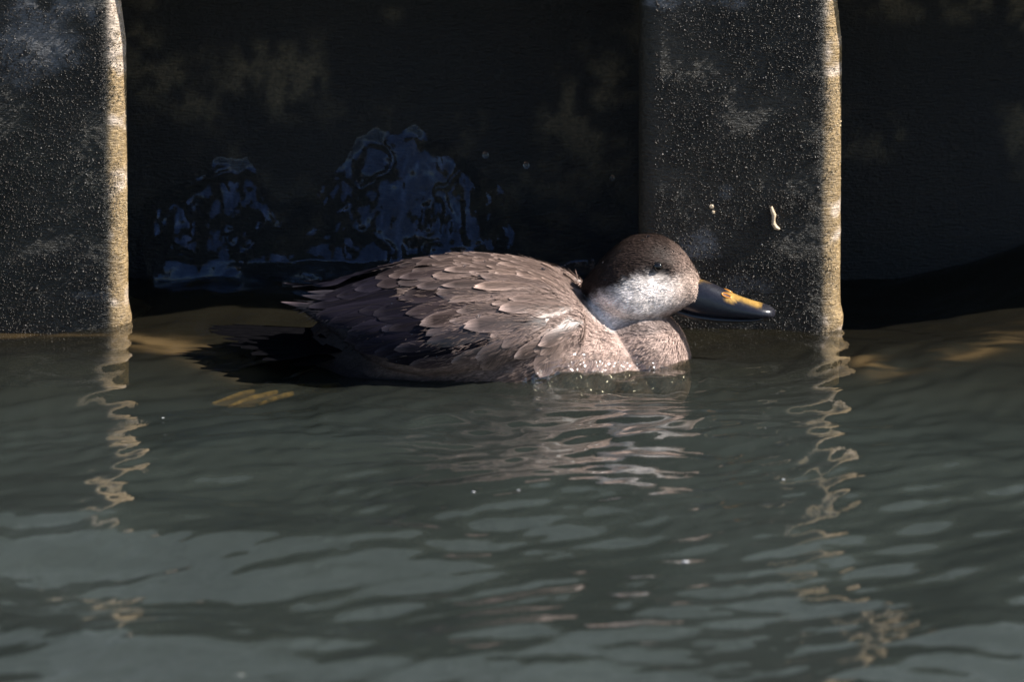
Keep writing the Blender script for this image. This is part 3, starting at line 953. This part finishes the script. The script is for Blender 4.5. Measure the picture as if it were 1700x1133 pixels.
# flight feather tips that project free of the body over the tail
for side, par in ((-1, wing_near), (1, wing_far)):
    for i, (bx, by, tx, ty_, W, ob, ot) in enumerate([(640, 520, 462, 507, 20, .048, .034), (650, 500, 497, 496, 22, .036, .026), (660, 486, 506, 488, 20, .026, .020), (640, 540, 520, 530, 26, .062, .048), (650, 565, 548, 551, 28, .070, .060)]):
        P, Q = at_y(bx, by, DY - ob), at_y(tx, ty_, DY - ot)
        if side > 0:
            P.y, Q.y = 2 * DY - P.y, 2 * DY - Q.y
        N = Vector((0, side * 0.75, 0.65)).normalized()
        P = P - N * 0.006
        D = Q - P
        me = feather_mesh(P, N, D, D.length, W / 2000, (0.16, 0.12, 0.125) if i == 0 else (0.05, 0.043, 0.05), (0.020, 0.018, 0.024), 0.003, 0.55, 900 + i, True)
        dpart('flight_feather', me, par)

# ---- tail: a flat fan of stiff black feathers lying on the water
tail = empty('tail', (0, 0, 0), None, None); tail.parent = duck
tail['label'] = 'pointed black tail lying just awash'
for i in range(15):
    a = (i - 7) / 7
    P = Vector((xpx(575), DY + a * 0.022, 0.020 - 0.003 * abs(a)))
    Q = Vector((xpx(338 + 95 * abs(a) ** 1.5), DY + a * 0.062 + 0.0, 0.012 - 0.007 * abs(a)))
    N = Vector((0.0, 0.25 * a, 1)).normalized()
    me = feather_mesh(P, N, Q - P, (Q - P).length, 0.031, (0.012, 0.018, 0.02), (0.010, 0.009, 0.011), 0.002 + 0.0006 * (i % 3), 0.5, 500 + i, True)
    me.materials.clear(); me.materials.append(M_TAIL)
    dpart('tail_feather', me, tail)
# rump: covert feathers over the tail root
for i in range(12):
    a = (i % 6 - 2.5) / 2.5; row = i // 6
    P = Vector((xpx(640 - 35 * row), DY + a * 0.028, 0.040 - 0.010 * row - 0.012 * abs(a)))
    Q = Vector((xpx(530 - 45 * row), DY + a * 0.045, 0.022 - 0.008 * row - 0.016 * abs(a)))
    N = Vector((-0.2, 0.4 * a, 1)).normalized()
    me = feather_mesh(P, N, Q - P, (Q - P).length, 0.026, (0.018, 0.016, 0.024), (0.010, 0.009, 0.013), 0.003, 0.2, 560 + i, True)
    me.materials.clear(); me.materials.append(M_TAIL)
    dpart('tail_covert', me, tail)

# ---- bill
def bill_loft(rows, expo):
    return loft([st(*r) for r in rows], 32, expo=expo)
ub = bill_loft([(1130, 466, 514, .0120, .42), (1148, 462, 519, .0130, .42), (1160, 462, 522, .0133, .42), (1178, 467, 524, .0132, .40), (1200, 477, 525, .0132, .38), (1222, 487, 525, .0136, .38),
                (1244, 495, 525, .0140, .42), (1262, 500, 525, .0134, .45), (1275, 504, 524, .0110, .48), (1283, 508, 523, .0072, .5), (1287, 512, 520, .002, .5)], 2.3)
V = turn_head(ub[0])
bm_me = bpy.data.meshes.new('bill'); bm_me.from_pydata([tuple(v) for v in V], [], ub[1])
bm_me.polygons.foreach_set('use_smooth', np.ones(len(bm_me.polygons), bool))
px, py = side_px(ub[0])
n = fbm(ub[0][:, 0] * 260, ub[0][:, 2] * 260, ub[0][:, 1] * 120, 3)
topline = np.interp(px, [1132, 1160, 1178, 1200, 1222, 1244, 1262, 1287], [466, 462, 467, 477, 487, 495, 500, 512])
dep = py - topline
yel = smooth01(px + 14 * (n - 0.5), 1194, 1206) * (1 - smooth01(px + 16 * (n - 0.5), 1246, 1256)) * (1 - smooth01(dep + 7 * (n - 0.5), 3, 10))
yel = np.maximum(yel, 0.35 * (1 - smooth01(dep, 1.5, 4.5)) * (1 - smooth01(px, 1240, 1256)))
yel = np.maximum(yel, 0.8 * (1 - smooth01(((px - 1206) / 13) ** 2 + ((py - 490) / 7) ** 2 + 1.6 * (n - 0.5), 0.5, 1.1)))
C = np.array([0.013, 0.013, 0.019]) * (1 - yel[:, None]) + np.array([0.48, 0.28, 0.07]) * (0.3 + 1.2 * n[:, None]) * yel[:, None]
nail = smooth01(px, 1274, 1284)[:, None]
C = C * (1 - nail) + np.array([0.10, 0.075, 0.06]) * nail
set_col(bm_me, C)
kb = NT('wet_bill_horn')
a_ = kb.n('ShaderNodeVertexColor', layer_name='Col')
nb = kb.noise(kb.pos(), 420, 4, 0.6)
kb.l(kb.mix(1.0, a_.outputs[0], kb.ramp(nb, [(0.3, (0.75,) * 3), (0.7, (1.3,) * 3)]), 'MULTIPLY'), kb.b.inputs['Base Color'])
kb.b.inputs['Roughness'].default_value = 0.3
kb.b.inputs['Coat Weight'].default_value = 0.12
kb.b.inputs['Coat Roughness'].default_value = 0.12
kb.l(kb.bump(nb, 0.25, 0.0008), kb.b.inputs['Normal'])
bm_me.materials.append(kb.m)
bill = dpart('bill', bm_me)
bill['label'] = 'black bill with a yellow patch round the nostril'
lb = bill_loft([(1108, 502, 514, .008), (1130, 508, 521, .0105), (1155, 514, 527, .0116), (1190, 518, 531, .0118), (1225, 520, 531, .0120), (1252, 520, 529, .0116), (1268, 519, 526, .0090), (1278, 518, 522, .004)], 2.2)
lm_ = bpy.data.meshes.new('lower_mandible'); lm_.from_pydata([tuple(v) for v in turn_head(lb[0])], [], lb[1])
lm_.polygons.foreach_set('use_smooth', np.ones(len(lm_.polygons), bool))
set_col(lm_, np.tile([0.016, 0.015, 0.017], (len(lb[0]), 1))); lm_.materials.append(kb.m)
lmo = dpart('lower_mandible', lm_, bill)

# nostril: an oval opening with an orange rim, on both sides
M_NOS = mat_plain('orange_nostril_rim', (0.62, 0.24, 0.03), 0.3, 0.3, 300, 0, 0.5, 0.3)
M_HOLE = mat_plain('nostril_hollow', (0.10, 0.035, 0.012), 0.6, 0.3, 300)
bill_bvh = BVHTree.FromPolygons([tuple(v) for v in V], [tuple(f) for f in ub[1]])
def torus_mesh(c, ax, ay, az, ra, rb, tube, n=20, m=8):
    vs = []; fs = []
    for i in range(n):
        a = 2 * math.pi * i / n
        rad = (ax * math.cos(a) + ay * math.sin(a)).normalized()
        cc = c + ax * (math.cos(a) * ra) + ay * (math.sin(a) * rb)
        for j in range(m):
            b = 2 * math.pi * j / m
            vs.append(cc + rad * (tube * math.cos(b)) + az * (tube * math.sin(b)))
            fs.append((i * m + j, ((i + 1) % n) * m + j, ((i + 1) % n) * m + (j + 1) % m, i * m + (j + 1) % m))
    return vs, fs
h = bill_bvh.ray_cast(CAM, ray(1206, 491))
for side in (0, 1):
    if h[0] is None: break
    P, N = h[0].copy(), h[1].copy()
    if N.dot(ray(1206, 491)) > 0: N.negate()
    if side:
        # mirror across the turned head's own mid-plane
        m = Vector((-math.sin(HEAD_YAW), math.cos(HEAD_YAW), 0)); o = Vector((HEAD_C[0], HEAD_C[1], 0))
        P = P - m * (2 * (P - o).dot(m)); N = N - m * (2 * N.dot(m))
    ax = Vector((1, 0, -0.45)); ax = (ax - N * ax.dot(N)).normalized(); ay = N.cross(ax).normalized()
    vs, fs = torus_mesh(P + N * 0.0001, ax, ay, N, 0.0040, 0.0019, 0.0006)
    me = mesh_np('nostril', [tuple(v) for v in vs], fs, M_NOS)
    no = dpart('nostril', me, bill)
    ring = [P + N * 0.00035 + ax * (0.0039 * math.cos(q)) + ay * (0.0018 * math.sin(q)) for q in np.linspace(0, 2 * math.pi, 20, endpoint=False)]
    me = bpy.data.meshes.new('nostril_hollow'); me.from_pydata([tuple(v) for v in ring] + [tuple(P + N * 0.0001)], [], [(k, (k + 1) % 20, 20) for k in range(20)])
    me.materials.append(M_HOLE)
    dpart('nostril_hollow', me, bill)

# ---- eyes
def uv_ball(name, c, r, mat, seg=20, rings=12, squash=(1, 1, 1)):
    bm = bmesh.new()
    bmesh.ops.create_uvsphere(bm, u_segments=seg, v_segments=rings, radius=r)
    for v in bm.verts:
        v.co = Vector((v.co.x * squash[0], v.co.y * squash[1], v.co.z * squash[2])) + c
    for f in bm.faces: f.smooth = True
    me = bpy.data.meshes.new(name); bm.to_mesh(me); bm.free()
    me.materials.append(mat)
    return me
he = hit_px(1093, 443)
if he:
    P, N = he
    for side in (0, 1):
        p, nn = P.copy(), N.copy()
        if side:
            m = Vector((-math.sin(HEAD_YAW), math.cos(HEAD_YAW), 0)); o = Vector((HEAD_C[0], HEAD_C[1], 0))
            p = p - m * (2 * (p - o).dot(m)); nn = nn - m * (2 * nn.dot(m))
        dpart('eye', uv_ball('eye', p - nn * 0.0012, 0.0042, M_EYE))

# ---- near foot trailing under the surface
foot = empty('foot', (0, 0, 0), None, None); foot.parent = duck
foot['label'] = 'ochre webbed foot trailing just under the surface'
def under(px, py, z):
    p = at_z(px, py, z)
    for _ in range(3):
        p = at_z(px, py, float(water_h(np.array([p.x]), np.array([p.y]))[0]) + z)
    return p
toes = [[(505, 642), (450, 646), (398, 655), (352, 671)], [(505, 646), (455, 653), (412, 663), (378, 676)], [(505, 650), (470, 658), (448, 665), (428, 673)]]
def tube(pts, rads, n=8):
    vs = []; fs = []
    for i, (p, r0) in enumerate(zip(pts, rads)):
        d = (pts[min(i + 1, len(pts) - 1)] - pts[max(i - 1, 0)]).normalized()
        u = d.cross(Vector((0.13, 0.2, 1))).normalized(); v = d.cross(u)
        for j in range(n):
            a = 2 * math.pi * j / n
            vs.append(p + u * (r0 * math.cos(a)) + v * (r0 * math.sin(a)))
    for i in range(len(pts) - 1):
        for j in range(n):
            fs.append((i * n + j, i * n + (j + 1) % n, (i + 1) * n + (j + 1) % n, (i + 1) * n + j))
    return vs, fs
ZF = -0.007
tp = []
for t in toes:
    pts = [under(x, y, ZF) for x, y in t]
    tp.append(pts)
    vs, fs = tube(pts, [0.0022, 0.0025, 0.0022, 0.0012])
    dpart('toe', mesh_np('toe', [tuple(v) for v in vs], fs, M_FOOT), foot)
web_v = []; web_f = []
for k in range(2):
    for i in range(4):
        for q in range(4):
            f_ = q / 3
            p = tp[k][i].lerp(tp[k + 1][i], f_)
            p = p + Vector((0.006 * math.sin(math.pi * f_) * (i / 3), 0, -0.001))
            web_v.append(tuple(p))
    o = k * 16
    web_f += [(o + i * 4 + q, o + (i + 1) * 4 + q, o + (i + 1) * 4 + q + 1, o + i * 4 + q + 1) for i in range(3) for q in range(3)]
dpart('web', mesh_np('web', web_v, web_f, M_WEB), foot)
lp = [under(505, 648, ZF), under(560, 644, -0.015), under(640, 640, -0.030), Vector((xpx(720), DY - 0.04, -0.045))]
vs, fs = tube(lp, [0.0035, 0.004, 0.005, 0.006])
dpart('shank', mesh_np('shank', [tuple(v) for v in vs], fs, M_FOOT), foot)

# ---------------------------------------------------------------- clear wave riding up the duck's breast and flank
wpx_ = np.linspace(866, 1141, 150)
wt_ = np.interp(wpx_, [866, 880, 910, 950, 1000, 1050, 1085, 1110, 1141], [630, 616, 600, 588, 587, 592, 600, 604, 606])
wb_ = np.interp(wpx_, [866, 900, 960, 1050, 1100, 1141], [634, 648, 652, 646, 636, 622])
rows = []
nvw = 60
for i, x in enumerate(wpx_):
    lastp = None
    col_ = []
    for j in range(nvw):
        v = j / (nvw - 1)
        y = wt_[i] + (wb_[i] - wt_[i]) * v
        h = hit_px(x, y)
        q = h if h is not None else lastp
        if q is None: q = (at_y(x, y, DY - 0.05), Vector((0.3, -0.9, 0.2)))
        lastp = q
        P, N = q
        lp_ = 0.5 * float(vnoise(P.x * 110, P.z * 120, 4.4)) + 0.5 * float(vnoise(P.x * 260, P.z * 280, 1.4))
        e = min(1.0, v * 6) * min(1, i / 10) * min(1, (149 - i) / 8)
        col_.append(P + Vector((N.x * 0.6, N.y, N.z * 0.4)) * (0.0012 + e * (0.0035 + 0.009 * v + 0.016 * (lp_ - 0.5))))
    rows.append(col_)
wv = np.array([[tuple(p) for p in r] for r in rows]).reshape(-1, 3)
c0 = wv.mean(0)
o = obj('bow_wave', mesh_np('bow_wave', wv - c0, grid_faces(150, nvw)[:, ::-1], M_LENS))
o.location = tuple(c0)
tag(o, 'clear sparkling wave lapping over the breast and flank of the duck', 'wave')

rbb = random.Random(31)
glint_me = None
for k in range(110):  # small clear beads added to make glints along the wave
    i_, j_ = rbb.randrange(14, 148), int(nvw * rbb.uniform(0.35, 0.98) ** 0.7) - 1
    q = wv[i_ * nvw + j_]
    if glint_me is None:
        bm = bmesh.new(); bmesh.ops.create_icosphere(bm, subdivisions=2, radius=0.001)
        for f in bm.faces: f.smooth = True
        glint_me = bpy.data.meshes.new('glint_bead'); bm.to_mesh(glint_me); bm.free(); glint_me.materials.append(M_BEAD)
    o = obj('glint_bead', glint_me)
    sc_ = rbb.choice((0.5, 0.6, 0.7, 0.9, 1.2, 1.6))
    o.location = (q[0], q[1] - 0.0004, q[2] + 0.0002); o.scale = (sc_, sc_, sc_)
    tag(o, 'tiny clear bead added as a glint on the wave at the breast of the duck', 'glint_bead', 'beads added for glints on the wave at the breast')

# ---------------------------------------------------------------- small things
# pale worm tube stuck to the steel
pts = [at_y(x, y, -0.0015) for x, y in [(1280, 343), (1282, 350), (1285, 357), (1284, 364), (1284, 371), (1288, 378), (1294, 381)]]
vs, fs = tube(pts, [0.0011, 0.0017, 0.0019, 0.0016, 0.0018, 0.0020, 0.0012], 10)
c0 = Vector(pts[3])
me = mesh_np('worm_tube', [tuple(v - c0) for v in vs], fs, M_TUBE)
wt = obj('worm_tube', me); wt.location = c0
tag(wt, 'small pale crooked worm tube stuck on the pile above the bill', 'worm tube')
for (x, y, s, lab) in [(1181, 343, 0.0019, 'tiny pale shell on the pile left of the worm tube'), (1184, 352, 0.0014, 'smallest pale shell chip just under the other on the pile')]:
    c0 = at_y(x, y, -0.0006)
    bm = bmesh.new(); bmesh.ops.create_icosphere(bm, subdivisions=2, radius=s)
    for v in bm.verts:
        v.co.y *= 0.5
        v.co *= 1 + 0.35 * (noise.noise(v.co * 900 + Vector((x, y, 0))))
    me = bpy.data.meshes.new('shell_chip'); bm.to_mesh(me); bm.free(); me.materials.append(M_TUBE)
    o = obj('shell_chip', me); o.location = c0; tag(o, lab, 'shell')

# drops flung from the splash, hanging in the air in front of the recess
for (x, y, r_, lab) in [(806, 257, 0.0026, 'falling water drop left of its two companions above the duck'), (874, 274, 0.0026, 'falling water drop midway between the other two above the duck'),
                        (1016, 295, 0.0019, 'falling water drop above the crown of the duck')]:
    c0 = at_y(x, y, 0.10)
    o = obj('water_drop', uv_ball('water_drop', Vector((0, 0, 0)), r_, M_BEAD, 16, 10, (1, 1, 1.12)))
    o.location = c0
    tag(o, lab, 'water drop', 'drops flung up by the splash')

# beads of water standing on the plumage
bead = uv_ball('water_bead', Vector((0, 0, 0)), 0.001, M_BEAD, 12, 8)
rb = random.Random(5)
spots = [(815, 420, 1.6), (900, 452, 1.8), (1000, 566, 2.2), (1001, 543, 1.3), (772, 447, 1.1), (805, 440, 0.9), (1068, 400, 1.0), (1076, 394, 1.4), (1128, 422, 1.0), (1104, 412, 0.8), (1117, 418, 0.8),
         (1030, 418, 0.8), (1088, 436, 0.6), (940, 560, 0.8), (960, 540, 0.8), (796, 528, 1.3)]
for _ in range(34):
    spots.append((rb.uniform(640, 1060), rb.uniform(430, 600), rb.uniform(0.35, 0.7)))
for _ in range(46):  # more beads added on the breast for wet sparkle
    spots.append((rb.uniform(1055, 1142), rb.uniform(548, 612), rb.uniform(0.3, 0.65)))
for (x, y, s) in spots:
    h = hit_px(x, y)
    if h is None: continue
    o = obj('water_bead', bead)
    o.location = h[0] + h[1] * (0.0035 if x < 960 else 0.0008)
    o.scale = (s, s, s)
    tag(o, 'tiny clear bead of water standing on the plumage of the duck', 'water bead', 'water beads on the duck')

# flecks of foam adrift
for (x, y, s) in [(205, 832, 4), (398, 1122, 9), (1137, 934, 6), (860, 815, 3), (786, 818, 3), (1300, 797, 3), (270, 695, 3)]:
    lab_ = {205: 'white foam fleck low down the pale reflection of the outer pile', 398: 'largest foam fleck, adrift at the bottom edge of the water', 1137: 'elongated white foam fleck far below the breast of the duck', 860: 'tiny foam fleck below the flank, second of a pair', 786: 'tiny foam fleck below the flank, first of a pair', 1300: 'tiny foam fleck below the bill, beside the pile reflection', 270: 'tiny foam fleck just off the trailing foot of the duck'}[x]
    c0 = at_z(x, y, 0)
    hz = float(water_h(np.array([c0.x]), np.array([c0.y]))[0])
    c0 = at_z(x, y, hz)
    bm = bmesh.new(); bmesh.ops.create_icosphere(bm, subdivisions=2, radius=s / 4000)
    for v in bm.verts:
        v.co = Vector((v.co.x * 1.6, v.co.y * 1.6, v.co.z * 0.3)) * (1 + 0.9 * noise.noise(v.co * 900 + Vector((x, y, 0))))
    for f in bm.faces: f.smooth = True
    me = bpy.data.meshes.new('foam_fleck'); bm.to_mesh(me); bm.free(); me.materials.append(M_FOAM)
    o = obj('foam_fleck', me); o.location = (c0.x, c0.y, hz + 0.0003)
    tag(o, lab_, 'foam fleck', 'foam flecks adrift in front of the duck')
